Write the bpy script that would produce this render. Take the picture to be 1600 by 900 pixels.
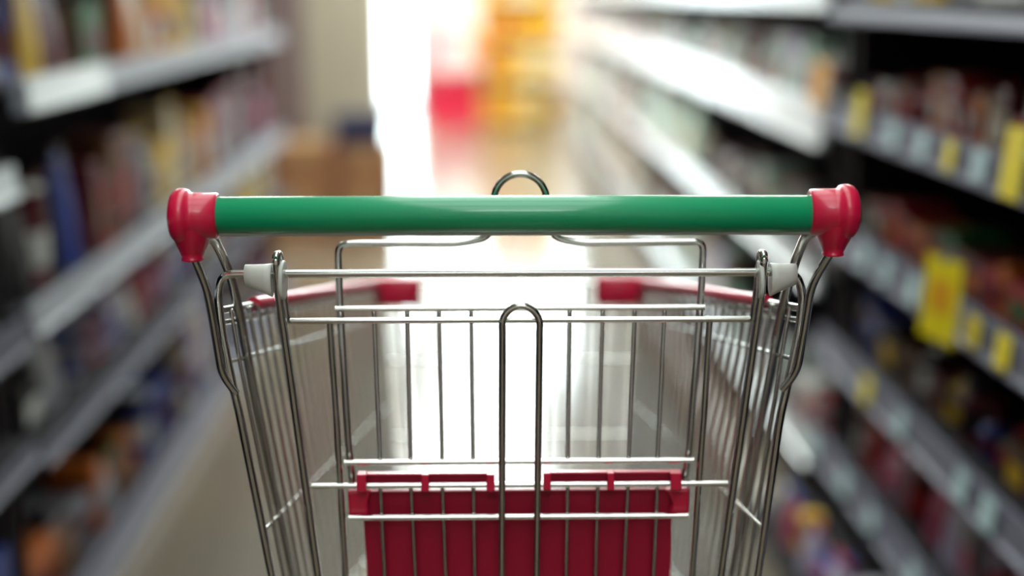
import bpy, bmesh, math, random
from mathutils import Vector, Matrix
R = math.radians
for o in list(bpy.data.objects): bpy.data.objects.remove(o)
sc = bpy.context.scene
C = sc.collection

# ------------------------------------------------------------------ camera
H = 1.20                                   # eye height
PITCH, YAW, ROLL = R(11.94), R(1.40), R(-0.25)
FPX = 2222.0                               # focal length in pixels of the 1600 wide frame
cd = bpy.data.cameras.new('camera'); cam = bpy.data.objects.new('camera', cd); C.objects.link(cam)
cd.sensor_width = 36; cd.lens = FPX * 36 / 1600; cd.clip_start = 0.05; cd.clip_end = 100
CAMROT = Matrix.Rotation(-YAW, 4, 'Z') @ Matrix.Rotation(R(90) - PITCH, 4, 'X') @ Matrix.Rotation(ROLL, 4, 'Z')
cam.matrix_world = Matrix.Translation((0, 0, H)) @ CAMROT
cd.dof.use_dof = True; cd.dof.focus_distance = 1.175; cd.dof.aperture_fstop = 1.4; cd.dof.aperture_blades = 0
sc.camera = cam
# ------------------------------------------------------------------ light and exposure
w = bpy.data.worlds.new('daylight'); sc.world = w; w.use_nodes = True
bg = w.node_tree.nodes['Background']; bg.inputs[0].default_value = (0.86, 0.95, 1.0, 1); bg.inputs[1].default_value = 9.0
LAMP_FAR, LAMP_NEAR = 12.5, 1.9           # emission of the ceiling tubes
sc.view_settings.view_transform = 'Standard'; sc.view_settings.look = 'None'
sc.view_settings.gamma = 1; sc.view_settings.use_curve_mapping = False
sc.view_settings.exposure = 0.8
sc.cycles.use_denoising = True
sc.cycles.max_bounces = 8; sc.cycles.diffuse_bounces = 4; sc.cycles.glossy_bounces = 4
sc.cycles.caustics_reflective = False; sc.cycles.caustics_refractive = False
sc.cycles.sample_clamp_indirect = 6

# ------------------------------------------------------------------ materials
MATS = {}
def mat(name, col, rough=0.5, metal=0.0, coat=0.0, spec=0.5, noise=0.0, nscale=20.0, emit=None, bump=0.0, trans=0.0):
    if name in MATS: return MATS[name]
    m = bpy.data.materials.new(name); m.use_nodes = True; nt = m.node_tree
    b = nt.nodes['Principled BSDF']
    c4 = (*col, 1)
    b.inputs['Base Color'].default_value = c4
    b.inputs['Roughness'].default_value = rough; b.inputs['Metallic'].default_value = metal
    b.inputs['Specular IOR Level'].default_value = spec
    b.inputs['Coat Weight'].default_value = coat; b.inputs['Coat Roughness'].default_value = 0.12
    b.inputs['Transmission Weight'].default_value = trans
    if noise or bump:
        tc = nt.nodes.new('ShaderNodeTexCoord'); n = nt.nodes.new('ShaderNodeTexNoise')
        n.inputs['Scale'].default_value = nscale; n.inputs['Detail'].default_value = 4
        nt.links.new(tc.outputs['Object'], n.inputs['Vector'])
        if noise:
            mx = nt.nodes.new('ShaderNodeMix'); mx.data_type = 'RGBA'
            mx.inputs[6].default_value = tuple(max(0, x * (1 - noise)) for x in col) + (1,)
            mx.inputs[7].default_value = tuple(min(1, x * (1 + noise)) for x in col) + (1,)
            nt.links.new(n.outputs['Fac'], mx.inputs[0]); nt.links.new(mx.outputs[2], b.inputs['Base Color'])
        if bump:
            bp = nt.nodes.new('ShaderNodeBump'); bp.inputs['Strength'].default_value = bump; bp.inputs['Distance'].default_value = 0.002
            nt.links.new(n.outputs['Fac'], bp.inputs['Height']); nt.links.new(bp.outputs[0], b.inputs['Normal'])
    if emit:
        b.inputs['Emission Color'].default_value = c4; b.inputs['Emission Strength'].default_value = emit
    MATS[name] = m
    return m
def srgb(r, g, b):
    f = lambda v: v / 255 / 12.92 if v <= 10 else ((v / 255 + 0.055) / 1.055) ** 2.4
    return (f(r), f(g), f(b))
chrome = mat('chrome_wire', (0.74, 0.74, 0.71), 0.13, 1.0, noise=0.08, nscale=60)
zinc = mat('zinc_tube', (0.62, 0.62, 0.60), 0.18, 1.0, noise=0.1, nscale=40)
red_pl = mat('red_plastic', srgb(228, 18, 72), 0.35, coat=0.5, noise=0.06, nscale=30)
red_board = mat('red_seat_plastic', srgb(174, 2, 52), 0.45, noise=0.05, nscale=30)
green_pl = mat('green_grip', srgb(6, 172, 116), 0.4, coat=0.9, noise=0.05, nscale=25)
white_pl = mat('white_nylon', srgb(244, 246, 240), 0.35, noise=0.03)
strip_pl = mat('pale_grip_strip', srgb(190, 200, 190), 0.35)
rubber = mat('grey_rubber', (0.08, 0.08, 0.085), 0.6, noise=0.1)
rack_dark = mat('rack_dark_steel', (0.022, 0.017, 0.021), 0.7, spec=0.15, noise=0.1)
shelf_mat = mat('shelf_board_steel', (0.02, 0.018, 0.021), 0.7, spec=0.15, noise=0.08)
rail_mat = mat('price_rail_plastic', srgb(112, 112, 128), 0.5, spec=0.3, noise=0.05)  # near rails darkened in colour to stand for the dim light there
rail_mid = mat('price_rail_mid', srgb(150, 154, 162), 0.45, spec=0.4, noise=0.05)
rail_shaded = mat('price_rail_shaded', srgb(84, 83, 96), 0.55, spec=0.25, noise=0.05)  # darker copy of the rail plastic, shade on low and near-left rails painted in
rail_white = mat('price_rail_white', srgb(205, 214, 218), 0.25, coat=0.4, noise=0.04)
wall_mat = mat('wall_paint', srgb(220, 210, 204), 0.7, noise=0.03, nscale=3)
ceil_mat = mat('ceiling_paint', srgb(225, 225, 220), 0.8, noise=0.03, nscale=3)
beige_col = mat('pillar_paint', srgb(170, 160, 140), 0.6, noise=0.06, nscale=4)
brown_card = mat('brown_cardboard', srgb(150, 104, 70), 0.75, noise=0.12, nscale=9)
tape_mat = mat('parcel_tape', srgb(190, 160, 110), 0.3)
navy = mat('navy_plastic', srgb(40, 45, 80), 0.45, noise=0.08)
yellow_st = mat('yellow_display_paint', srgb(222, 186, 110), 0.4, noise=0.06)
outside = mat('pale_pavement', (0.8, 0.8, 0.8), 0.8, noise=0.06, nscale=2)
alu = mat('door_aluminium', (0.7, 0.72, 0.72), 0.3, 0.8)
tag_blue = mat('tag_paper_blue', srgb(196, 226, 228), 0.55, noise=0.04)
tag_yellow = mat('tag_paper_yellow', srgb(250, 228, 8), 0.5, noise=0.05)
tag_orange = mat('tag_paper_orange', srgb(240, 170, 20), 0.5, noise=0.05)

def floor_material():
    m = bpy.data.materials.new('floor_tiles'); m.use_nodes = True; nt = m.node_tree; b = nt.nodes['Principled BSDF']
    tc = nt.nodes.new('ShaderNodeTexCoord'); br = nt.nodes.new('ShaderNodeTexBrick')
    br.offset = 0; br.inputs['Scale'].default_value = 1.0
    br.inputs['Brick Width'].default_value = 0.6; br.inputs['Row Height'].default_value = 0.6
    br.inputs['Mortar Size'].default_value = 0.003
    br.inputs['Color1'].default_value = (*srgb(112, 99, 78), 1); br.inputs['Color2'].default_value = (*srgb(108, 95, 75), 1)
    br.inputs['Mortar'].default_value = (*srgb(84, 77, 64), 1)
    n = nt.nodes.new('ShaderNodeTexNoise'); n.inputs['Scale'].default_value = 2.5; n.inputs['Detail'].default_value = 5
    mx = nt.nodes.new('ShaderNodeMix'); mx.data_type = 'RGBA'; mx.blend_type = 'MULTIPLY'; mx.inputs[0].default_value = 0.25
    nt.links.new(tc.outputs['Object'], br.inputs['Vector']); nt.links.new(tc.outputs['Object'], n.inputs['Vector'])
    nt.links.new(br.outputs['Color'], mx.inputs[6]); nt.links.new(n.outputs['Color'], mx.inputs[7])
    nt.links.new(mx.outputs[2], b.inputs['Base Color'])
    b.inputs['Roughness'].default_value = 0.6; b.inputs['Specular IOR Level'].default_value = 0.2; b.inputs['Coat Weight'].default_value = 1.0; b.inputs['Coat Roughness'].default_value = 0.14
    return m
floor_mat = floor_material()

# ------------------------------------------------------------------ helpers
def link(name, bm, material, parent=None, smooth=True, bevel=0.0):
    me = bpy.data.meshes.new(name); bmesh.ops.recalc_face_normals(bm, faces=bm.faces[:])
    bm.to_mesh(me); bm.free()
    o = bpy.data.objects.new(name, me); C.objects.link(o)
    for m in (material if isinstance(material, (list, tuple)) else [material]): me.materials.append(m)
    if smooth:
        for p in me.polygons: p.use_smooth = True
    if bevel:
        md = o.modifiers.new('edge', 'BEVEL'); md.width = bevel; md.segments = 2; md.limit_method = 'ANGLE'
    if parent is not None: o.parent = parent
    return o
def tag(o, label, cat, group=None, kind=None):
    o['label'] = label; o['category'] = cat
    if group: o['group'] = group
    if kind: o['kind'] = kind
    return o
def thing(name, label, cat, loc=(0, 0, 0), rz=0, group=None):
    o = bpy.data.objects.new(name, None); C.objects.link(o); o.location = loc; o.rotation_euler = (0, 0, rz)
    o.empty_display_size = 0.1
    return tag(o, label, cat, group)
def struct(name, bm, m, bevel=0.0, parent=None):
    o = link(name, bm, m, parent, smooth=False, bevel=bevel); o['kind'] = 'structure'; return o
def box(bm, x0, x1, y0, y1, z0, z1, mi=0):
    vs = [bm.verts.new((x, y, z)) for x in (x0, x1) for y in (y0, y1) for z in (z0, z1)]
    for f in ((0, 1, 3, 2), (4, 6, 7, 5), (0, 4, 5, 1), (2, 3, 7, 6), (0, 2, 6, 4), (1, 5, 7, 3)):
        bm.faces.new([vs[i] for i in f]).material_index = mi
    return vs
def boxes(*bs):
    bm = bmesh.new()
    for b in bs: box(bm, *b)
    return bm
def fillet(pts, rad):
    pts = [Vector(p) for p in pts]; out = [pts[0]]
    for i in range(1, len(pts) - 1):
        a, b, c = pts[i - 1], pts[i], pts[i + 1]
        d = min(rad, (a - b).length * 0.48, (c - b).length * 0.48)
        p, q = b + (a - b).normalized() * d, b + (c - b).normalized() * d
        for k in range(7):
            t = k / 6; out.append(p * (1 - t) ** 2 + b * 2 * t * (1 - t) + q * t * t)
    out.append(pts[-1]); return out
def cap_ends(bm, rings):
    bm.faces.new([bm.verts.new(v.co) for v in rings[0][::-1]]); bm.faces.new([bm.verts.new(v.co) for v in rings[-1]])
def tube(bm, pts, r, n=10, rad=0.0, caps=True):
    pts = fillet(pts, rad) if rad else [Vector(p) for p in pts]
    q = [pts[0]]
    for p in pts[1:]:
        if (p - q[-1]).length > 1e-6: q.append(p)
    pts = q; rings = []; t0 = (pts[1] - pts[0]).normalized()
    u = t0.orthogonal().normalized()
    for i, p in enumerate(pts):
        if i == 0: t = t0
        elif i == len(pts) - 1: t = (pts[-1] - pts[-2]).normalized()
        else: t = ((pts[i + 1] - p).normalized() + (p - pts[i - 1]).normalized()).normalized()
        u = (u - t * u.dot(t)).normalized(); v = t.cross(u)
        rr = r[i] if isinstance(r, (list, tuple)) else r
        rings.append([bm.verts.new(p + (u * math.cos(2 * math.pi * k / n) + v * math.sin(2 * math.pi * k / n)) * rr) for k in range(n)])
    for a, b in zip(rings, rings[1:]):
        for k in range(n): bm.faces.new((a[k], a[(k + 1) % n], b[(k + 1) % n], b[k]))
    if caps: cap_ends(bm, rings)
    return bm
def tubes(paths, r, n=10, rad=0.0):
    bm = bmesh.new()
    for p in paths: tube(bm, p, r, n, rad)
    return bm
def lathe(bm, prof, axis='Z', org=(0, 0, 0), n=28, sx=1.0, sy=1.0):
    org = Vector(org); rings = []
    for (h, r) in prof:
        ring = []
        for k in range(n):
            a = 2 * math.pi * k / n; c, s = math.cos(a) * r * sx, math.sin(a) * r * sy
            v = Vector((c, s, h)) if axis == 'Z' else Vector((h, c, s)) if axis == 'X' else Vector((c, h, s))
            ring.append(bm.verts.new(org + v))
        rings.append(ring)
    for a, b in zip(rings, rings[1:]):
        for k in range(n): bm.faces.new((a[k], a[(k + 1) % n], b[(k + 1) % n], b[k]))
    cap_ends(bm, rings)
    return bm
def loft(bm, rings):
    vr = [[bm.verts.new(p) for p in r] for r in rings]; n = len(vr[0])
    for a, b in zip(vr, vr[1:]):
        for k in range(n): bm.faces.new((a[k], a[(k + 1) % n], b[(k + 1) % n], b[k]))
    cap_ends(bm, vr); return bm
def dup(root, loc, rz=None, label=None, group=None, mats=None):
    r = root.copy(); C.objects.link(r); r.location = loc
    if rz is not None: r.rotation_euler = (0, 0, rz)
    if label: r['label'] = label
    if group: r['group'] = group
    for ch in list(root.children):
        c = ch.copy(); C.objects.link(c); c.parent = r
        for g in ch.children:
            d = g.copy(); C.objects.link(d); d.parent = c
    return r

# ------------------------------------------------------------------ the room
XL, XR = -0.765, 0.755                     # fronts of the two racks
Y0, Y1 = -3.0, 14.6; XW = 3.2; ZC = 3.0
struct('floor', boxes((-XW, XW, Y0, Y1, -0.05, 0)), floor_mat)
struct('ceiling', boxes((-XW, XW, Y0, Y1, ZC, ZC + 0.05)), ceil_mat)
struct('wall_left', boxes((-XW - 0.1, -XW, Y0, Y1, 0, ZC)), wall_mat)
struct('wall_right', boxes((XW, XW + 0.1, Y0, Y1, 0, ZC)), wall_mat)
struct('wall_back', boxes((-XW, XW, Y0 - 0.1, Y0, 0, ZC)), wall_mat)
DX0, DX1, DZ = -1.30, -0.60, 2.4           # glazed doorway in the end wall
struct('wall_front', boxes((-XW, DX0, Y1, Y1 + 0.15, 0, ZC), (DX1, -0.34, Y1, Y1 + 0.15, 0, ZC), (-0.34, 1.45, Y1, Y1 + 0.15, 0, 1.36), (-0.34, 1.45, Y1, Y1 + 0.15, 2.85, ZC), (1.45, XW, Y1, Y1 + 0.15, 0, ZC), (DX0, DX1, Y1, Y1 + 0.15, DZ, ZC)), wall_mat)
WX0, WX1, WZ0, WZ1 = -0.34, 1.45, 1.36, 2.85   # shop window beside the door
struct('ground_outside', boxes((-12, 12, Y1 + 0.15, Y1 + 26, -0.1, -0.03)), outside)
dr = struct('door_1', boxes((DX0, DX0 + 0.04, Y1 + 0.04, Y1 + 0.09, 0, DZ), (DX1 - 0.04, DX1, Y1 + 0.04, Y1 + 0.09, 0, DZ),
                            (DX0 + 0.04, DX1 - 0.04, Y1 + 0.04, Y1 + 0.09, DZ - 0.05, DZ), (DX0 + 0.04, DX1 - 0.04, Y1 + 0.04, Y1 + 0.09, 0, 0.06)), alu, 0.003)
gm = bpy.data.materials.new('door_glass'); gm.use_nodes = True
_b = gm.node_tree.nodes['Principled BSDF']; _b.inputs['Roughness'].default_value = 0.0; _b.inputs['Transmission Weight'].default_value = 1.0; _b.inputs['IOR'].default_value = 1.01
_b.inputs['Base Color'].default_value = (0.93, 1.0, 0.96, 1)
g = link('glass', boxes((DX0 + 0.04, DX1 - 0.04, Y1 + 0.06, Y1 + 0.066, 0.06, DZ - 0.05)), gm, dr, smooth=False)
g['kind'] = 'structure'
fr = [(WX0, WX1, Y1 + 0.04, Y1 + 0.09, WZ0, WZ0 + 0.04), (WX0, WX1, Y1 + 0.04, Y1 + 0.09, WZ1 - 0.04, WZ1)]
fr += [(x, x + 0.04, Y1 + 0.04, Y1 + 0.09, WZ0 + 0.04, WZ1 - 0.04) for x in (WX0, (WX0 + WX1) / 2 - 0.02, WX1 - 0.04)]
wn = struct('window_1', boxes(*fr), alu, 0.003)
g = link('window_glass', boxes((WX0 + 0.04, WX1 - 0.04, Y1 + 0.06, Y1 + 0.066, WZ0 + 0.04, WZ1 - 0.04)), gm, wn, smooth=False)
g['kind'] = 'structure'
struct('baseboard_front', boxes((DX1, XW, Y1 - 0.015, Y1, 0, 0.09)), mat('baseboard_grey', srgb(150, 140, 130), 0.5), 0.002)
struct('pillar', boxes((-1.2, -0.50, 7.3, 7.8, 0, ZC)), beige_col, 0.01)

struct('trim_1', boxes((-1.25, -0.86, 7.2, 7.298, 0, 2.6)), mat('mauve_casing', srgb(112, 94, 92), 0.5, noise=0.06), 0.004)

# ------------------------------------------------------------------ ceiling lamps
def lamp(y, x, strength, label):
    t = thing('ceiling_lamp', label, 'lamp', (x, y, ZC), 0, 'panel lamps on the ceiling')
    a, b = 0.60, 0.60
    link('housing', boxes((-a, -a + 0.03, -b, b, -0.05, 0), (a - 0.03, a, -b, b, -0.05, 0), (-a + 0.03, a - 0.03, -b, -b + 0.03, -0.05, 0), (-a + 0.03, a - 0.03, b - 0.03, b, -0.05, 0)),
         mat('lamp_housing_white', (0.8, 0.8, 0.8), 0.4), t, smooth=False, bevel=0.002)
    link('diffuser', boxes((-a + 0.03, a - 0.03, -b + 0.03, b - 0.03, -0.04, -0.03)), mat('lamp_glow_%d' % int(strength * 10), (0.93, 1.0, 0.97), 0.4, emit=strength), t, smooth=False)
    return t
for i, y in enumerate((-0.6, 0.7, 2.0, 3.3)):
    lamp(y, 0, LAMP_NEAR, 'dimmer white panel ceiling lamp over the aisle, %s' % ('just behind the camera', 'above the cart handle', 'above the front of the cart', 'before the bright row')[i])
lamp(-2.0, 0, 4.5, 'bright fill panel added behind the camera to light the handle caps and wires')  # unseen lamp added as fill for the end caps and vertical wires
for i, y in enumerate((5.0, 6.6, 8.3, 10.0, 11.8, 13.4)):
    lamp(y, 0, LAMP_FAR * (0.5, 0.85, 1, 1, 1, 1)[i], 'white panel ceiling lamp over the far aisle, %s in the bright row' % ('first', 'second', 'third', 'fourth', 'fifth', 'last')[i])
for i, (x, y) in enumerate(((2.0, 6), (2.0, 11), (-2.2, 7.2), (-2.2, 11.5))):
    lamp(y, x, LAMP_FAR, 'white panel ceiling lamp beyond the %s rack, %s one' % (('right', 'left')[i // 2], ('nearer', 'farther')[i % 2]))

# ------------------------------------------------------------------ racks
TAGN = []
def rack(label, side, y0, y1, lips, depth, top, raildeep=0.06, rmat=rail_mat):
    """side -1: left rack facing +x, side 1: right rack facing -x; lips: lower edges of the shelf fronts"""
    X = XR if side > 0 else XL
    t = thing('shelf_rack', label, 'shelving rack', (X, (y0 + y1) / 2, 0))
    L = (y1 - y0) / 2; s = side
    def b(xa, xb, ya, yb, za, zb):
        a, c = sorted((s * xa, s * xb)); return (a, c, ya, yb, za, zb)
    link('back_panel', boxes(b(depth, depth + 0.03, -L, L, 0, top)), rack_dark, t, smooth=False)
    for yy in (-L + 0.02, L - 0.02):
        link('upright', boxes(b(0.06, depth, yy - 0.015, yy + 0.015, 0, top)), rack_dark, t, smooth=False)
    link('kick_plate', boxes(b(0.02, 0.04, -L, L, 0, 0.07)), rack_dark, t, smooth=False)
    for z in lips:
        rd = raildeep[lips.index(z)] if isinstance(raildeep, list) else raildeep
        link('shelf_board', boxes(b(0.012, depth, -L, L, z + 0.025, z + 0.04)), shelf_mat, t, smooth=False, bevel=0.002)
        # sloped price rail with a thin bottom lip
        bm = bmesh.new()
        prof = [(0.012, 0.0), (-0.006, 0.0), (-0.006, 0.006), (0.0, 0.009), (0.006, rd), (0.014, rd), (0.014, 0.0)]
        vv = [[bm.verts.new((s * px, yy, z + pz)) for px, pz in prof] for yy in (-L, L)]
        n = len(prof)
        for k in range(n): bm.faces.new((vv[0][k], vv[0][(k + 1) % n], vv[1][(k + 1) % n], vv[1][k]))
        bm.faces.new(vv[0][::-1]); bm.faces.new(vv[1])
        link('price_rail', bm, rmat[lips.index(z)] if isinstance(rmat, list) else rmat, t, smooth=False)
    return t
A_L = [0.160, 0.400, 0.652, 0.902, 1.132, 1.42]
B_L = [0.110, 0.520, 0.850, 1.150, 1.45]
D_L = [0.012, 0.370, 0.608, 0.995, 1.33]
C_L = [0.030, 0.400, 0.600, 0.860, 1.33]
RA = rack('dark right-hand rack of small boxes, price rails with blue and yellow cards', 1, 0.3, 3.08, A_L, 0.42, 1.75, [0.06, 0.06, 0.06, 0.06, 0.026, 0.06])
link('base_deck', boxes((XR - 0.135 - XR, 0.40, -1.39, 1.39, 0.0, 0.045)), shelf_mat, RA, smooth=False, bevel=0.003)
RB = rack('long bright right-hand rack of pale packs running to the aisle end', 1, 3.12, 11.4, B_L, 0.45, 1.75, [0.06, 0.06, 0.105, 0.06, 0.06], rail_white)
RD = rack('dark left-hand rack with pale grey shelf fronts, ending before the pillar', -1, 2.42, 5.7, D_L, 0.45, 1.75, [0.07, 0.03, 0.055, 0.055, 0.055], [rail_mat, rail_shaded, rail_mid, rail_mid, rail_mid])
RC = rack('dark left-hand rack at the picture edge, nearly black inside', -1, 0.3, 2.38, C_L, 0.45, 1.75, [0.07, 0.03, 0.055, 0.055, 0.055], [rail_shaded, rail_shaded, rail_shaded, rail_white, rail_white])

# ------------------------------------------------------------------ goods
COL = {'red': (178, 26, 34), 'orange': (216, 116, 44), 'white': (225, 226, 222), 'pink': (196, 84, 120), 'yellow': (232, 188, 34), 'brown': (112, 74, 44),
       'green': (30, 110, 60), 'blue': (36, 60, 150), 'cream': (214, 200, 170), 'grey': (150, 150, 158), 'maroon': (96, 20, 34), 'mint': (180, 220, 200), 'lilac': (186, 176, 205), 'black': (30, 26, 30)}
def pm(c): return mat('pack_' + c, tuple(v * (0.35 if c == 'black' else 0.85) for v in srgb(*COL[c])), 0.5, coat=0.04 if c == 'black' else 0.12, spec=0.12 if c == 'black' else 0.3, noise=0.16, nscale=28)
def make(kind, w, d, h, c1, c2):
    """one pack, front towards local -x, base at z = 0, widths along y"""
    t = bpy.data.objects.new(kind, None); C.objects.link(t); t.empty_display_size = 0.05
    if kind in ('carton', 'slim_box'):
        link('box_body', boxes((0, d, -w / 2, w / 2, 0, h)), pm(c1), t, smooth=False, bevel=0.002)
        link('front_label', boxes((-0.0015, 0.0, -w * 0.36, w * 0.36, h * 0.18, h * 0.62)), pm(c2), t, smooth=False)
    elif kind in ('bottle', 'jar', 'tin'):
        r = min(w, d) / 2; bm = bmesh.new()
        if kind == 'bottle':
            prof = [(0, r * 0.9), (0.006, r), (h * 0.60, r), (h * 0.72, r * 0.8), (h * 0.82, r * 0.36), (h * 0.88, r * 0.34)]; cz, cr = h * 0.88, r * 0.42
        elif kind == 'jar':
            prof = [(0, r * 0.92), (0.006, r), (h * 0.74, r), (h * 0.82, r * 0.82), (h * 0.84, r * 0.8)]; cz, cr = h * 0.84, r * 0.88
        else:
            prof = [(0, r), (0.003, r), (0.005, r * 0.96), (h - 0.012, r * 0.96), (h - 0.008, r)]; cz, cr = h - 0.008, r * 0.97
        lathe(bm, prof, 'Z', (r, 0, 0), 20); link('vessel', bm, pm(c1), t)
        bm = bmesh.new(); lathe(bm, [(cz, cr), (h, cr), (h + 0.001, cr * 0.8)], 'Z', (r, 0, 0), 20); link('lid', bm, pm(c2), t)
        bm = bmesh.new(); lathe(bm, [(h * 0.2, r * 1.012), (h * 0.55, r * 1.012)], 'Z', (r, 0, 0), 20); link('paper_label', bm, pm(c2), t)
    elif kind == 'pouch':
        bm = bmesh.new(); rings = []
        for k in range(9):
            z = h * k / 8; f = 1 - (k / 8) ** 2.2; ry = w / 2 * (0.96 if k not in (0, 8) else 1); rx = max(0.004, d / 2 * f)
            rings.append([Vector((d / 2 + math.copysign(abs(math.cos(a)) ** 0.7, math.cos(a)) * rx, math.copysign(abs(math.sin(a)) ** 0.5, math.sin(a)) * ry, z)) for a in [2 * math.pi * j / 20 for j in range(20)]])
        loft(bm, rings); link('bag_body', bm, pm(c1), t)
        link('top_seal', boxes((d / 2 - 0.0045, d / 2 + 0.0045, -w / 2, w / 2, h, h + 0.012)), pm(c2), t, smooth=False)
    return t
PROTO = {}
WORD = {'carton': 'carton', 'slim_box': 'packet', 'bottle': 'bottle', 'jar': 'jar', 'tin': 'tin', 'pouch': 'bag'}
CAT = {'carton': 'box', 'slim_box': 'box', 'bottle': 'bottle', 'jar': 'jar', 'tin': 'tin', 'pouch': 'bag'}
USED = set()
def stock(rack_obj, side, rname, y0, y1, z, hmax, shelf, kinds, cols, rng, wr=(0.06, 0.12), back=0.03, trims=('white', 'yellow', 'red', 'cream', 'blue')):
    X = XR if side > 0 else XL
    row = []; y = y0
    while y < y1 - 0.04:
        k = rng.choice(kinds)
        q = rng.choice((0, 1, 2)); wd = wr[0] + (wr[1] - wr[0]) * q / 2
        if k == 'slim_box': wd *= 0.62
        if k in ('bottle', 'jar', 'tin'): wd = min(wd, 0.085)
        hq = rng.choice((0, 1, 2)); h = hmax * (0.62 + 0.17 * hq)
        for tries in range(40):
            c1 = rng.choice(cols); c2 = rng.choice([c for c in trims if c != c1])
            if not row or row[-1][1] != c1: break
        if y + wd > y1 - 0.002: break
        row.append((k, c1, c2, round(wd, 3), round(h, 3), y + wd / 2, hq)); y += wd + 0.004 + rng.random() * 0.006
    size = ('short', 'mid-height', 'tall')
    for i, (k, c1, c2, wd, h, yy, hq) in enumerate(row):
        nb = [row[j] for j in (i - 1, i + 1) if 0 <= j < len(row)]
        def d(r): return '%s %s' % (r[1], WORD[r[0]])
        for att in range(60):
            nm = '%s %s %s' % (size[hq], c1, WORD[k]); tr = '%s-trimmed' % c2
            where = ('between %s and %s' % (d(nb[0]), d(nb[1]))) if len(nb) == 2 else 'beside %s at the row end' % d(nb[0])
            lab = '%s %s %s, %s, %s' % (size[hq], '%s%s' % (tr + ' ' if att else '', d((k, c1))), where, rname, shelf)
            if lab not in USED: break
            if att: c2 = rng.choice([c for c in COL if c != c1])
        USED.add(lab)
        key = (k, c1, c2, wd, h)
        if key not in PROTO:
            dd = 0.11 if k in ('carton', 'slim_box') else min(wd, 0.085) if k != 'pouch' else 0.06
            PROTO[key] = o = make(k, wd, dd, h, c1, c2)
        else:
            o = dup(PROTO[key], (0, 0, 0))
        jitter = rng.random() * 0.012
        o.location = (X + side * (back + jitter), yy, z + 0.0402)
        o.rotation_euler = (0, 0, (0 if side > 0 else math.pi) + (rng.random() - 0.5) * 0.08)
        tag(o, lab, CAT[k], '%ss on the %s' % (WORD[k] if WORD[k] != 'box' else 'boxe', rname))
rg = random.Random(7)
ordn = ['lowest shelf', 'second shelf', 'third shelf', 'fourth shelf', 'top shelf']
# near right rack: 1.9 m to 3.06 m is what the lens takes in
spec = [(['carton', 'pouch', 'jar'], ['lilac', 'maroon', 'pink', 'grey', 'red'], (0.07, 0.12)),
        (['carton', 'bottle', 'jar'], ['yellow', 'brown', 'black', 'maroon', 'black', 'blue'], (0.06, 0.10)),
        (['carton', 'slim_box'], ['red', 'maroon', 'brown', 'red', 'orange', 'maroon', 'green'], (0.06, 0.10)),
        (['slim_box', 'carton', 'bottle'], ['red', 'maroon', 'orange', 'red', 'cream', 'maroon', 'white'], (0.05, 0.08)),
        (['slim_box'], ['red', 'pink', 'orange', 'cream', 'maroon', 'blue', 'lilac'], (0.05, 0.08))]
stock(RA, 1, 'near right rack', 1.7, 3.02, 0.0052, 0.095, 'protruding base deck', ['jar', 'pouch', 'carton'], ['pink', 'white', 'maroon', 'lilac', 'red', 'grey'], rg, (0.06, 0.085), -0.115)
hm = [0.13, 0.115, 0.105, 0.105, 0.2]
for i in range(5):
    if i < 4: stock(RA, 1, 'near right rack', 1.62, 3.02, A_L[i], hm[i], ordn[i], spec[i][0], spec[i][1], rg, spec[i][2], 0.06, trims=spec[i][1] + ['maroon', 'red', 'brown', 'white'])
# top shelf of the near right rack shows only its lower part
stock(RA, 1, 'near right rack', 1.95, 3.02, A_L[4], 0.2, ordn[4], ['carton'], ['mint', 'grey', 'yellow', 'white'], rg, (0.12, 0.18))
pale = ['white', 'mint', 'white', 'cream', 'white', 'lilac', 'maroon', 'brown', 'grey', 'black']
for i in range(4):
    tr = ('red', 'mint', 'white', 'cream', 'white')
    stock(RB, 1, 'far right rack', 3.17, 5.0 if i == 1 else 4.4, B_L[i], (0.12, 0.13, 0.2, 0.2)[i], ordn[i], ['carton', 'bottle', 'jar'], (['grey', 'maroon', 'white'], ['white', 'maroon', 'brown', 'mint', 'grey'], pale, pale)[i], rg, (0.08, 0.12), (0.03, 0.07, 0.03, 0.03)[i], tr)
    ys_ = 4.42
    if i == 1:
        stock(RB, 1, 'far right rack', 5.02, 6.6, B_L[i], 0.25, ordn[i], ['pouch', 'bottle', 'pouch'], ['white', 'cream', 'mint'], rg, (0.14, 0.22), 0.02, ('white', 'cream', 'mint')); ys_ = 6.62
    stock(RB, 1, 'far right rack', ys_, 11.3, B_L[i], (0.3, 0.24, 0.22, 0.22)[i], ordn[i], ['carton', 'pouch', 'bottle', 'jar'], pale, rg, (0.1, 0.22), 0.03, tr)
lc = ['red', 'blue', 'cream', 'yellow', 'grey', 'maroon', 'green', 'orange', 'white', 'black']
lk = ['carton', 'slim_box', 'pouch', 'tin']
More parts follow.
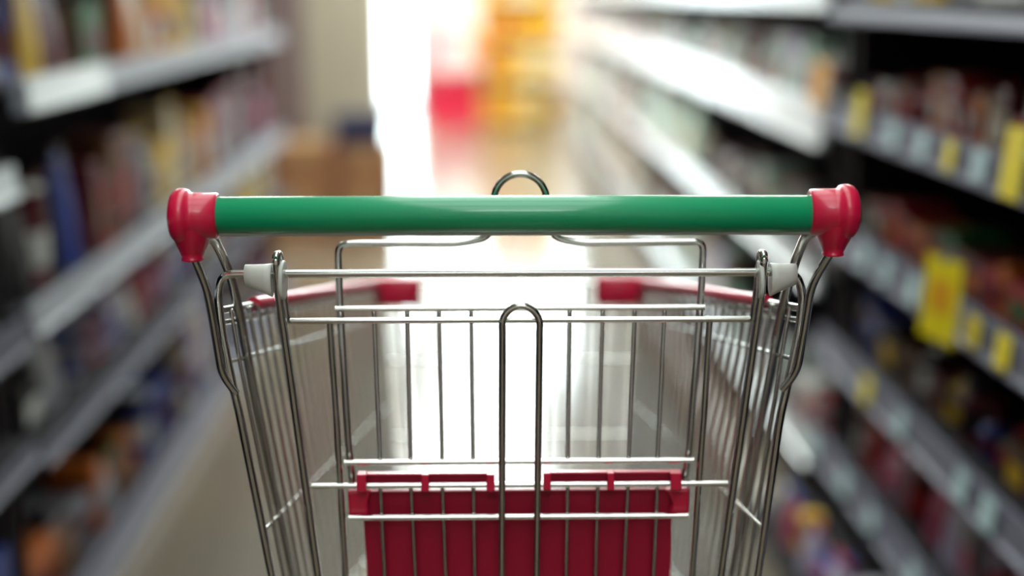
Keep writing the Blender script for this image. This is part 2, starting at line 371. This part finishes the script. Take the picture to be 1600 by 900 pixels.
dseg = [  # shelf, from, to, colours, height, set back
    (0, 2.47, 3.4, ['brown', 'green', 'grey', 'maroon', 'orange'], 0.15, 0.06), (0, 3.42, 5.64, ['blue', 'grey', 'lilac', 'black', 'maroon', 'cream'], 0.2, 0.06),
    (1, 2.47, 2.8, ['black', 'grey'], 0.14, 0.05), (1, 2.82, 3.3, ['maroon', 'blue', 'grey', 'red', 'lilac'], 0.14, 0.06), (1, 3.32, 4.2, ['red', 'white', 'blue', 'orange', 'lilac', 'red'], 0.14, 0.06), (1, 4.22, 5.64, ['yellow', 'green', 'white', 'red', 'cream'], 0.14, 0.05),
    (2, 2.47, 2.98, ['black', 'black', 'maroon', 'black', 'blue'], 0.24, 0.05), (2, 3.0, 3.5, ['red', 'maroon', 'red', 'brown', 'green'], 0.24, 0.04), (2, 3.52, 4.4, ['yellow', 'cream', 'grey', 'pink', 'cream'], 0.25, 0.05), (2, 4.42, 5.64, ['grey', 'white', 'pink', 'maroon', 'lilac'], 0.26, 0.05),
    (3, 2.47, 3.0, ['grey', 'blue', 'yellow', 'maroon'], 0.22, 0.08), (3, 3.02, 3.4, ['maroon', 'brown', 'green', 'black'], 0.22, 0.07), (3, 3.42, 4.3, ['yellow', 'orange', 'cream', 'orange'], 0.22, 0.05), (3, 4.32, 5.64, ['white', 'grey', 'lilac', 'pink'], 0.22, 0.05)]
for si, ya, yb, cc, hh, bk in dseg:
    stock(RD, -1, 'farther left rack', ya, yb, D_L[si], hh, ordn[si], lk, cc, rg, (0.09, 0.16), bk, trims=cc + ['white', 'maroon'])
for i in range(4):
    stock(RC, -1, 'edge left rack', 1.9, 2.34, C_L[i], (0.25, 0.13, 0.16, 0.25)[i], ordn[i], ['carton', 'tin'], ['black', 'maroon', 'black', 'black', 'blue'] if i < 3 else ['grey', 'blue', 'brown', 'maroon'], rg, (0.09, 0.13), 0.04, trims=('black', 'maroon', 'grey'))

# price cards in the rails: (yards along the aisle, shelf, material, width, height, drop)
def card(y, z, m, wd, hh, words, side=1, out=0.004, drop=0.0):
    X = XR if side > 0 else XL
    bm = bmesh.new(); box(bm, -0.0008, 0.0008, -wd / 2, wd / 2, -hh / 2, hh / 2)
    o = link('price_card', bm, m, None, smooth=False)
    o.location = (X - side * out, y, z); o.rotation_euler = (0, side * R(6), 0)
    return tag(o, words, 'price card', 'price cards in the shelf fronts')
def ycol(px, z=0.93): return (XR * FPX / (px - 745) - (H - z) * math.sin(PITCH)) / math.cos(PITCH)
cards = [(1590, 3, 'y', .075, .10, 'large yellow price card at the right edge of the fourth shelf rail'),
         (1537, 3, 'b', .05, .045, 'pale blue price card next to the large yellow card on fourth rail'),
         (1490, 3, 'y', .042, .048, 'small yellow price card on the fourth rail between two blue cards'),
         (1447, 3, 'b', .05, .042, 'pale blue price card left of the small yellow one on fourth rail'),
         (1400, 3, 'b', .06, .042, 'pale blue price card farther along the fourth rail, wide one'),
         (1348, 3, 'y', .07, .085, 'yellow price card standing up where the near right rack ends'),
         (1572, 2, 'y', .05, .05, 'yellow price card at the right edge of the third shelf rail'),
         (1525, 2, 'y', .05, .045, 'dull yellow price card beside the hanging promotion card'),
         (1432, 2, 'b', .055, .045, 'pale blue price card behind the hanging promotion card'),
         (1388, 2, 'b', .05, .045, 'pale blue price card second behind the hanging promotion card'),
         (1355, 2, 'b', .06, .045, 'pale blue price card farthest back on the third shelf rail'),
         (1355, 1, 'y', .055, .05, 'small yellow price card alone on the second shelf rail'),
         (1408, 1, 'b', .05, .045, 'pale blue price card next to the yellow one on second rail'),
         (1503, 1, 'b', .045, .05, 'pale blue price card left of a pair on the second rail'),
         (1545, 1, 'b', .05, .05, 'pale blue price card right of a pair on the second rail'),
         (1270, 0, 'b', .09, .045, 'pale blue price card on the lowest rail, farthest back'),
         (1318, 0, 'b', .07, .045, 'pale blue price card on the lowest rail, in the middle'),
         (1360, 0, 'b', .05, .045, 'pale blue price card on the lowest rail, second from the front'),
         (1425, 0, 'b', .05, .045, 'pale blue price card on the lowest rail, nearest the camera')]
for px, si, c, wd, hh, words in cards:
    card(ycol(px, A_L[si]), A_L[si] + 0.034 + (0.02 if hh > 0.07 else 0), tag_yellow if c == 'y' else tag_blue, wd, hh, words)
card(ycol(1285), 0.99, tag_orange, 0.12, 0.10, 'orange promotion card standing on the bright rack beside the dark one')
for ya, yb, z, words in ((2.44, 2.96, 1.023, 'white glossy strip added as highlight on the upper shelf front of the left rack'),):
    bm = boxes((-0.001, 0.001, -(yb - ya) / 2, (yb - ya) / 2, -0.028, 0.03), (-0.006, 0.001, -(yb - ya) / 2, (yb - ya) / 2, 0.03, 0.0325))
    o = link('highlight_strip', bm, mat('rail_highlight_white', srgb(226, 234, 234), 0.15, coat=0.6, noise=0.03), None, smooth=False); o.location = (XL + 0.0085, (ya + yb) / 2, z); o.rotation_euler = (0, R(-5), 0)  # white strip laid over the rail to paint in its bright highlight
    tag(o, words, 'highlight strip')
pc = thing('promotion_card', 'large yellow promotion card hanging from the third shelf rail', 'promotion card', (XR - 0.040, 2.13, 0.725))
link('card_sheet', boxes((-0.001, 0.001, -0.052, 0.052, -0.065, 0.065)), tag_yellow, pc, smooth=False, bevel=0.0006)
link('printed_panel', boxes((-0.0018, -0.001, -0.03, 0.03, -0.02, 0.03)), tag_orange, pc, smooth=False)
link('clip', boxes((-0.002, 0.016, -0.008, 0.008, 0.058, 0.072)), rail_mat, pc, smooth=False, bevel=0.001)
pc.rotation_euler = (0, R(4), R(12))

# ------------------------------------------------------------------ aisle end
# cartons in front of the pillar
def carton_stack():
    sp = [(-0.85, 6.95, 0, 0.30, 0.27, 0.25, 'lower brown carton against the pillar, on the rack side'), (-0.54, 6.95, 0, 0.28, 0.27, 0.25, 'lower brown carton at the pillar corner, on the aisle side'),
          (-0.83, 6.96, 0.251, 0.30, 0.26, 0.22, 'upper brown carton against the pillar, on the rack side'), (-0.53, 6.96, 0.251, 0.26, 0.26, 0.20, 'upper brown carton at the pillar corner under the navy crate')]
    for x, y, z, a, b, h, lab in sp:
        t = thing('cardboard_carton', lab, 'cardboard box', (x, y, z), 0, 'cartons stacked by the pillar')
        link('carton_body', boxes((-a / 2, a / 2, -b / 2, b / 2, 0, h)), brown_card, t, smooth=False, bevel=0.003)
        link('tape', boxes((-0.025, 0.025, -b / 2 - 0.001, b / 2 + 0.001, h, h + 0.001), (-0.025, 0.025, -b / 2 - 0.0012, -b / 2 - 0.0002, h * 0.6, h)), tape_mat, t, smooth=False)
carton_stack()
def tapered(bm, wx, wy, h, tp, th, open_top=True):
    """open tapered tub"""
    def ring(z, s, i=0): return [Vector((sx * (wx / 2 * s - i), sy * (wy / 2 * s - i), z)) for sx, sy in ((-1, -1), (1, -1), (1, 1), (-1, 1))]
    rr = [ring(0, tp), ring(h, 1.0), ring(h, 1.0, th), ring(th, tp, th)]
    vr = [[bm.verts.new(p) for p in r] for r in rr]
    for a, b in zip(vr, vr[1:]):
        for k in range(4): bm.faces.new((a[k], a[(k + 1) % 4], b[(k + 1) % 4], b[k]))
    bm.faces.new(vr[0][::-1]); bm.faces.new(vr[-1])
nt_ = thing('plastic_crate', 'navy plastic crate on top of the brown cartons by the pillar', 'crate', (-0.56, 6.96, 0.452))
bm = bmesh.new(); tapered(bm, 0.26, 0.24, 0.14, 0.9, 0.008); link('crate_tub', bm, navy, nt_, smooth=False, bevel=0.002)
bm = bmesh.new(); tube(bm, [(-0.135, -0.12, 0.14), (0.135, -0.12, 0.14), (0.135, 0.12, 0.14), (-0.135, 0.12, 0.14), (-0.135, -0.12, 0.14)], 0.006, 6); link('crate_rim', bm, navy, nt_)
# stack of red shopping baskets
poslab = ['lowest red basket of the stack standing on the floor', 'second red basket up in the stack at the aisle end', 'third red basket up in the stack at the aisle end', 'topmost red basket of the stack, folded handles on it']
b0 = None
for k in range(4):
    if b0 is None:
        b0 = thing('shopping_basket', poslab[0], 'shopping basket', (-0.20, 13.0, 0.001), 0, 'red baskets stacked at the aisle end')
        bm = bmesh.new(); tapered(bm, 0.62, 0.36, 0.24, 0.82, 0.005); link('basket_tub', bm, red_pl, b0, smooth=False, bevel=0.004)
        bm = bmesh.new(); tube(bm, [(-0.31, -0.18, 0.24), (0.31, -0.18, 0.24), (0.31, 0.18, 0.24), (-0.31, 0.18, 0.24), (-0.31, -0.18, 0.24)], 0.010, 8); link('basket_rim', bm, red_pl, b0)
        for s in (-1, 1):
            bm = bmesh.new(); tube(bm, [(s * 0.04, -0.182, 0.256), (s * 0.312, -0.182, 0.256), (s * 0.312, 0.182, 0.256), (s * 0.04, 0.182, 0.256)], 0.006, 8, rad=0.03); link('basket_handle', bm, rack_dark, b0)
    else:
        dup(b0, (-0.20 + 0.004 * k, 13.0, 0.001 + 0.06 * k), 0.0, poslab[k])
# pale pink display table behind the baskets
dt = thing('display_table', 'low pale pink display table behind the red baskets', 'table', (-0.18, 13.75, 0))
link('table_top', boxes((-0.32, 0.32, -0.3, 0.3, 0.52, 0.56)), mat('pink_laminate', srgb(236, 190, 186), 0.4), dt, smooth=False, bevel=0.004)
for sx in (-1, 1):
    for sy in (-1, 1):
        link('leg', boxes((sx * 0.29 - 0.02, sx * 0.29 + 0.02, sy * 0.27 - 0.02, sy * 0.27 + 0.02, 0, 0.52)), mat('pink_laminate', (1, 1, 1)), dt, smooth=False, bevel=0.002)
for i, (x, c, lab) in enumerate(((-0.36, 'pink', 'pink gift box on the display table, nearest the bright door'), (-0.16, 'white', 'white gift box on the display table between two coloured ones'), (0.04, 'orange', 'orange gift box on the display table, next to the yellow stand'))):
    t = thing('gift_box', lab, 'box', (x - 0.02, 13.7, 0.5605), 0, 'gift boxes on the display table')
    link('box_body', boxes((-0.085, 0.085, -0.08, 0.08, 0, 0.17)), pm(c), t, smooth=False, bevel=0.003)
    link('box_lid', boxes((-0.089, 0.089, -0.084, 0.084, 0.17, 0.21)), pm(('red', 'pink', 'yellow')[i]), t, smooth=False, bevel=0.003)
# yellow display stand
ys = thing('display_stand', 'tan yellow display stand with red, orange and yellow packs at the aisle end', 'display stand', (0.38, 12.5, 0))
link('back_board', boxes((-0.33, 0.33, 0.2, 0.23, 0, 1.45)), yellow_st, ys, smooth=False, bevel=0.003)
for s in (-1, 1): link('side_panel', boxes((s * 0.33 - 0.012, s * 0.33 + 0.012, -0.2, 0.23, 0, 1.45)), yellow_st, ys, smooth=False, bevel=0.003)
for z in (0.05, 0.40, 0.75, 1.08): link('shelf', boxes((-0.317, 0.317, -0.2, 0.2, z, z + 0.02)), yellow_st, ys, smooth=False, bevel=0.002)
link('header', boxes((-0.34, 0.34, -0.02, 0.0, 1.45, 1.62)), red_pl, ys, smooth=False, bevel=0.004)
for i, z in enumerate((0.07, 0.42, 0.77, 1.10)):
    for j in range(4):
        c = (['orange', 'yellow', 'cream', 'brown'], ['red', 'yellow', 'cream', 'cream'], ['orange', 'red', 'yellow', 'yellow'], ['yellow', 'cream', 'white', 'yellow'])[i][j]
        t = thing('snack_carton', '%s snack carton on the %s of the yellow stand, %s' % (c, ('bottom shelf', 'second shelf', 'third shelf', 'top shelf')[i], ('by the baskets side', 'left of middle', 'right of middle', 'by the rack side')[j]), 'box', (0.38 - 0.235 + j * 0.157, 12.38, z + 0.0005), 0, 'snack cartons on the yellow stand')
        hh = (0.24, 0.26, 0.22, 0.2)[i]
        link('box_body', boxes((-0.07, 0.07, -0.06, 0.06, 0, hh)), pm(c), t, smooth=False, bevel=0.003)
        link('front_label', boxes((-0.045, 0.045, -0.0615, -0.06, hh * 0.25, hh * 0.7)), pm('yellow' if c != 'yellow' else 'orange'), t, smooth=False)

# ------------------------------------------------------------------ the shopping cart
HY = 1.125                                  # horizontal distance from the lens to the handle
cart = thing('shopping_cart', 'wire shopping cart with green handle grip, red end caps and red child seat flap', 'shopping cart',
             (HY * math.sin(YAW), HY * math.cos(YAW), 0), -YAW)
CR = Matrix.Rotation(R(90) - PITCH, 3, 'X') @ Matrix.Rotation(ROLL, 3, 'Z')
def at(px, py, y=0.0):
    """point of the cart (its own axes) seen at (px, py) of the 1600x900 photograph, y metres ahead of the handle"""
    d = CR @ Vector(((px - 800) / FPX, (450 - py) / FPX, -1.0))
    k = (HY + y) / d.y
    return Vector((d.x * k, y, H + d.z * k))
def T(name, paths, r, m=chrome, n=10, rad=0.0, parent=cart, label=None):
    o = link(name, tubes(paths, r, n, rad), m, parent)
    if label: o['label'] = label
    return o
PXM = (HY * math.cos(PITCH)) / FPX          # metres per pixel at the handle

# handle: green grip over the tube, pale strip underneath
hl, hr = at(338, 335.5), at(1267, 333)
bm = bmesh.new(); mid = (hl + hr) / 2; half = (hr - hl).length / 2
def rot_to(o, a, b):
    d = (b - a).normalized(); q = Vector((1, 0, 0)).rotation_difference(d); o.matrix_local = Matrix.Translation((a + b) / 2) @ q.to_matrix().to_4x4()
lathe(bm, [(-half, 0.0145), (-half + 0.001, 0.0152), (half - 0.001, 0.0152), (half, 0.0145)], 'X', (0, 0, 0), 48)
grip = link('handle_grip', bm, green_pl, cart); rot_to(grip, hl, hr); grip['label'] = 'glossy green handle grip'
for v in grip.data.vertices:
    if v.co.z > 0: v.co.z *= 0.97
bm = bmesh.new(); tube(bm, [(-half, -0.002, -0.0146), (half, -0.002, -0.0146)], 0.0026, 12)
link('grip_strip', bm, strip_pl, grip)
# red end caps
def end_cap(a, cx, cy, fx, fy, s):
    """a: inner end of the cap, s: -1 left, +1 right"""
    k = PXM
    t = bmesh.new(); c = at(cx, cy)
    prof = [(0.0, 0.0166), (0.0012, 0.0184), (0.018, 0.0186), (0.0225, 0.0190), (0.0240, 0.0212), (0.0275, 0.0222), (0.0310, 0.0222), (0.0345, 0.0208), (0.0372, 0.0178), (0.0390, 0.0120), (0.0396, 0.0040)]
    lathe(t, [(s * h, r) for h, r in prof], 'X', a, 40)
    # funnel that swallows the bent post
    tip = at(fx, fy, 0.004); top = Vector((a.x + s * 0.0215, a.y, a.z - 0.006)); rings = []
    for f, rx, ry in ((0, 0.0165, 0.0170), (0.25, 0.0163, 0.0165), (0.5, 0.0135, 0.014), (0.75, 0.0102, 0.0105), (0.92, 0.0080, 0.0082), (0.93, 0.0088, 0.009), (0.99, 0.0088, 0.009), (1.0, 0.008, 0.008)):
        c0 = top.lerp(tip, f)
        rings.append([c0 + Vector((math.cos(q) * rx, math.sin(q) * ry, 0)) for q in [2 * math.pi * j / 28 for j in range(28)]])
    loft(t, rings)
    o = link('handle_end_cap', t, red_pl, cart); o['label'] = 'red plastic handle end cap'
    return o
end_cap(at(342, 337), 0, 0, 301, 407, -1)
end_cap(at(1264, 331), 0, 0, 1301, 399, 1)

RT = 0.0036
# outer posts from the caps, bent in and welded to the rear frame
T('handle_post', [[at(302, 400, .004), at(322, 446, .012), at(331, 490, .02), at(347, 585, .035), at(369, 614, .040)]], RT, rad=0.02)
T('handle_post', [[at(1298, 394, .004), at(1268, 444, .012), at(1261, 490, .02), at(1245, 580, .035), at(1222, 609, .040)]], RT, rad=0.02)
# inner posts running forward and down as the chassis legs
def fl(p, z): return Vector((p.x, p.y, z))
lp = at(470, 960, .20); rp = at(1128, 960, .20)
lb, rb_ = Vector((lp.x, 0.42, 0.20)), Vector((rp.x, 0.42, 0.20))
T('chassis_leg', [[at(322, 366, .0), at(336, 376, .015), at(348, 400, .052), at(360, 430, .065), at(374, 485, .08), at(392, 590, .11), lp, lb]], RT + .0006, zinc, rad=0.03)
T('chassis_leg', [[at(1275, 360, .0), at(1258, 370, .015), at(1246, 398, .052), at(1236, 430, .065), at(1221, 485, .08), at(1202, 590, .11), rp, rb_]], RT + .0006, zinc, rad=0.03)
# pivot rod whose ends bend down into the rear frame of the basket
lbot, rbot = at(426, 905, .045), at(1183, 905, .045)
lz, rz_ = lbot + (lbot - at(375, 650, .04)) * 0.75, rbot + (rbot - at(1219, 650, .04)) * 0.75
T('rear_frame', [[lz, lbot, at(375, 650, .04), at(364, 604, .04), at(347, 520, .04), at(340, 460, .04), at(347, 429, .04), at(383, 428, .04), at(1213, 425, .04), at(1245, 428, .04), at(1255, 460, .04),
                  at(1248, 520, .04), at(1230, 604, .04), at(1219, 650, .04), rbot, rz_]], 0.0036, rad=0.012)
# white nylon bushings
def bushing(x0, x1, y0, y1, s):
    a, b = at(x0, y0, .04), at(x1, y1, .04); bm = bmesh.new(); rings = []
    for f, r_ in ((0, .0082), (0.02, .0090), (0.3, .0102), (0.7, .0124), (0.98, .0142), (1.0, .0134)):
        c = a.lerp(b, f)
        rings.append([c + Vector((0, math.cos(q) * r_ * .8, math.sin(q) * r_)) for q in [2 * math.pi * j / 28 for j in range(28)]])
    loft(bm, rings)
    fa = b.x - a.x
    lathe(bm, [(fa + s * 0.007, .0160), (fa + s * 0.0075, .0168), (fa + s * 0.0100, .0168), (fa + s * 0.0105, .0155)], 'X', (a.x, a.y, b.z), 32)
    o = link('bushing', bm, white_pl, cart); o['label'] = 'white nylon bushing'
bushing(383, 426, 429.5, 438, 1); bushing(1244, 1203, 428, 437, -1)

# rear gate: two side bars hooked over the pivot rod, cross rails, thin wires
GY = 0.052
def gate_side(xt, yt, xm, ym, xb, yb, s):
    top = at(xt + s * 2, yt, .040)
    return [at(xb, yb, .054), at(xm, ym, .044), at(xt + s * 4, yt + 60, .0345), at(xt, yt + 10, .0325), top + Vector((0, -0.004, .0004)), top + Vector((s * .001, .004, .0002)), at(xt + s * 6, yt + 10, .0475), at(xt + s * 10, yt + 50, .0485), at(xt + s * 17, yt + 103, .050)]
T('gate_side_bar', [gate_side(431, 398, 458, 620, 499, 915, 1)], 0.0035, rad=0.007)
T('gate_side_bar', [gate_side(1194, 396, 1166, 620, 1124, 915, -1)], 0.0035, rad=0.007)
T('gate_rail', [[at(450, 501.5, .050), at(1178, 498.5, .050)]], 0.0027, rad=0)
T('gate_rail', [[at(488, 759.5, .056), at(1137, 755, .056)]], 0.0027)
T('gate_rail', [[at(545, 809, .058), at(1075, 805.5, .058)]], 0.0026)
T('gate_rail', [[at(503, 930, .060), at(1120, 930, .060)]], 0.0027)
T('gate_upright', [[at(515, 500, .053), at(526, 660, .056), at(541, 915, .062)]], 0.0028)
T('gate_upright', [[at(1109, 500, .053), at(1099, 660, .056), at(1080, 915, .062)]], 0.0028)
wl = [(594, 602), (642, 650), (691, 697), (739.5, 742), (887, 884), (934, 930), (981, 974), (1027, 1020)]
for a, b in wl: T('gate_wire', [[at(a, 757, .0600), at(b, 915, .064)]], 0.0019, n=8)
T('centre_loop', [[at(784, 915, .050), at(785, 520, .041), *[at(814 - 29.5 * math.cos(math.pi * k / 14), 508 - 30 * math.sin(math.pi * k / 14), .040) for k in range(15)], at(843, 520, .041), at(838, 915, .050)]], 0.0030)

# folded child seat: bent wire frame with the hanging loop behind the handle
SY = 0.085
T('seat_frame', [[at(551, 757, .070), at(545, 700, .070), at(536, 560, .072), at(531, 470, .078), at(528, 382, SY), at(560, 380, SY), at(720, 380.5, SY), at(762, 371, SY), at(771, 345, SY), *[at(813 - 41 * math.cos(math.pi * k / 16), 312 - 40.5 * math.sin(math.pi * k / 16), SY) for k in range(17)], at(856, 345, SY), at(866, 371, SY), at(905, 380, SY), at(1070, 378, SY), at(1099, 378, SY), at(1095, 470, .078), at(1088, 560, .072), at(1077, 700, .070), at(1068, 755, .070)]], 0.0031, zinc, rad=0.011)
T('seat_rail', [[at(524, 482.5, .070), at(1101, 480, .070)]], 0.0026)
T('seat_rail', [[at(538, 723, .058), at(1084, 719, .058)]], 0.0026)
wt = [(584, 594), (636, 642), (686, 691), (736, 739), (890, 887), (942, 935), (992, 982), (1039, 1027)]
for a, b in wt: T('seat_wire', [[at(a, 478, .0745), at(b, 722, .0622)]], 0.0019, n=8)
# red flap
RY = 0.074
def quad_board(bm, pts, y0, y1):
    """pts: pixel outline; solid between depths"""
    f = [at(px, py, y0) for px, py in pts]; dv = Vector((0, y1 - y0, 0))
    a = [bm.verts.new(p) for p in f]; b = [bm.verts.new(p + dv) for p in f]; n = len(f)
    bm.faces.new(a[::-1]); bm.faces.new(b)
    for k in range(n): bm.faces.new((a[k], a[(k + 1) % n], b[(k + 1) % n], b[k]))
flap = bpy.data.objects.new('seat_flap', None)
bm = bmesh.new()
quad_board(bm, [(543, 768), (1078, 764), (1076, 806), (1050, 807), (1047, 935), (575, 935), (568, 809), (545, 809)], RY, RY + 0.006)
flap = link('seat_flap', bm, red_board, cart, smooth=False, bevel=0.0012); flap['label'] = 'dark red plastic child seat flap'
for pts in ([(543, 768), (580, 766), (574, 790), (576, 806), (545, 807)], [(1040, 766), (1077, 764), (1076, 804), (1046, 804), (1052, 788)]):
    bm = bmesh.new(); quad_board(bm, pts, RY - 0.010, RY)
    link('flap_corner', bm, red_pl, flap, smooth=False, bevel=0.002)
for (xa, xb, yt, tabs) in ((557, 773, 741, ((557, 572), (658, 670), (760, 773))), (849, 1065, 738.5, ((849, 861), (949, 960), (1048, 1065)))):
    bm = bmesh.new()
    sl = -1.5 / 216
    quad_board(bm, [(xa, yt + 1), (xb, yt - 0.5), (xb, yt + 14), (xa, yt + 15)], .064, .068)
    link('hinge_strip', bm, red_board, flap, smooth=False, bevel=0.0008)
    bm = bmesh.new(); quad_board(bm, [(xa, yt), (xb, yt - 1.5), (xb, yt + 2), (xa, yt + 3.5)], .0610, .068)
    link('strip_ledge', bm, red_pl, flap, smooth=False, bevel=0.0006)
    for a, b in tabs:
        bm = bmesh.new(); quad_board(bm, [(a, yt + 1), (b, yt + 1), (b, yt + 26), ((a + b) / 2, yt + 29), (a, yt + 26)], .0490, .0530)
        quad_board(bm, [(a, yt + 1), (b, yt + 1), (b, yt + 7), (a, yt + 7)], .053, .064)
        quad_board(bm, [(a, yt + 23), (b, yt + 23), (b, yt + 28), (a, yt + 28)], .053, .0745)
        link('hinge_hook', bm, red_pl, flap, smooth=False, bevel=0.0008)

# basket: sides, front, floor
FY = 0.60
RL, RR = at(338, 486, .042), at(1257, 482, .042)           # rear ends of the rims
FLt, FRt = at(592, 443, FY), at(1001, 441, FY)              # front top corners
FLb, FRb = at(622, 800, FY), at(978, 796, FY)
BLb, BRb = lbot + (lbot - at(375, 650, .04)) * 0.55, rbot + (rbot - at(1219, 650, .04)) * 0.55
W2L = (at(352, 567, .042), at(600, 497, FY)); W2R = (at(1243, 562, .042), at(994, 494, FY))
W3L = (at(411, 830, .044), at(610, 632, FY)); W3R = (at(1190, 822, .044), at(988, 629, FY))
for s, (A, F, Bb, Fb, W2, W3) in {'l': (RL, FLt, BLb, FLb, W2L, W3L), 'r': (RR, FRt, BRb, FRb, W2R, W3R)}.items():
    off = Vector((0.004 if s == 'l' else -0.004, 0, 0))
    T('basket_rim', [[A, F]], 0.0034)
    T('rim_wire', [[A - Vector((0, 0, .011)), F - Vector((0, 0, .011))]], 0.0024)
    ta = 0.17
    cov = link('rim_cover', tubes([[A.lerp(F, ta) + Vector((0, 0, 0.0005)), F + Vector((0, 0, 0.0005))]], 0.0066, 14), red_pl, cart); cov['label'] = 'red plastic rim cover'
    paths = [list(W2), list(W3)]
    for k in range(1, 24):
        t = k / 24; paths.append([A.lerp(F, t) + off, W2[0].lerp(W2[1], t) + off, Bb.lerp(Fb, t) + off])
    paths.append([Bb, Fb])
    T('side_panel', paths, 0.0019, n=6)
    # corner bumper
    bm = bmesh.new(); c = F
    x0, x1 = (c.x - 0.006, c.x + 0.052) if s == 'l' else (c.x - 0.056, c.x + 0.006)
    rings = []
    for z, e in ((-0.026, 0.001), (-0.024, 0.0), (0.006, 0.0), (0.009, 0.002)):
        rg_ = []
        for j in range(24):
            a = 2 * math.pi * j / 24; ca, sa = math.cos(a), math.sin(a)
            rg_.append(Vector(((x0 + x1) / 2 + math.copysign(abs(ca) ** 0.35, ca) * ((x1 - x0) / 2 - e), c.y + math.copysign(abs(sa) ** 0.5, sa) * (0.014 - e), c.z + z)))
        rings.append(rg_)
    loft(bm, rings); o = link('corner_bumper', bm, red_pl, cart); o['label'] = 'red plastic corner bumper'
fp = []
for k in range(1, 14):
    t = k / 14; fp.append([FLt.lerp(FRt, t), FLb.lerp(FRb, t)])
for t in (0.0, 0.33, 0.66, 1.0): fp.append([FLt.lerp(FLb, t), FRt.lerp(FRb, t)])
T('front_panel', fp, 0.0020, n=6)
bp = []
for k in range(0, 15):
    t = k / 14; bp.append([BLb.lerp(BRb, t), FLb.lerp(FRb, t)])
for k in range(0, 8):
    t = k / 7; bp.append([BLb.lerp(FLb, t), BRb.lerp(FRb, t)])
T('basket_floor', bp, 0.0020, n=6)
# chassis: lower frame and casters
xw = lb.x
rear_l, rear_r = Vector((-0.24, 0.06, 0.17)), Vector((0.24, 0.06, 0.17))
fr_l, fr_r = Vector((-0.15, 0.66, 0.17)), Vector((0.15, 0.66, 0.17))
T('lower_frame', [[rear_l, fr_l, fr_r, rear_r]], 0.009, zinc, n=12, rad=0.05)
T('cross_bar', [[Vector((lb.x, .42, .20)), Vector((rb_.x, .42, .20))]], 0.007, zinc)
T('cross_bar', [[Vector((-.24, .06, .17)), Vector((.24, .06, .17))]], 0.007, zinc)
for s in (-1, 1):
    T('frame_strut', [[Vector((s * abs(lb.x), .42, .20)), Vector((s * 0.195, .36, .17))]], 0.007, zinc)
    T('frame_strut', [[(BLb if s < 0 else BRb), (rear_l if s < 0 else rear_r)]], 0.006, zinc)
def caster(x, y):
    c = bpy.data.objects.new('caster', None)
    bm = boxes((x - .020, x - .016, y - .02, y + .02, .05, .14), (x + .016, x + .020, y - .02, y + .02, .05, .14), (x - .020, x + .020, y - .02, y + .02, .14, .146)); lathe(bm, [(.146, .008), (.165, .008)], 'Z', (x, y, 0), 14)
    f = link('caster_fork', bm, zinc, cart, smooth=False)
    bm = bmesh.new(); lathe(bm, [(-.012, .050), (-.010, .060), (.010, .060), (.012, .050)], 'X', (x, y, .0605), 28)
    link('wheel', bm, rubber, f)
    bm = bmesh.new(); lathe(bm, [(-.0155, .016), (.0155, .016)], 'X', (x, y, .0605), 16); link('hub', bm, zinc, f)
for x, y in ((-.24, .06), (.24, .06), (-.15, .64), (.15, .64)): caster(x, y)
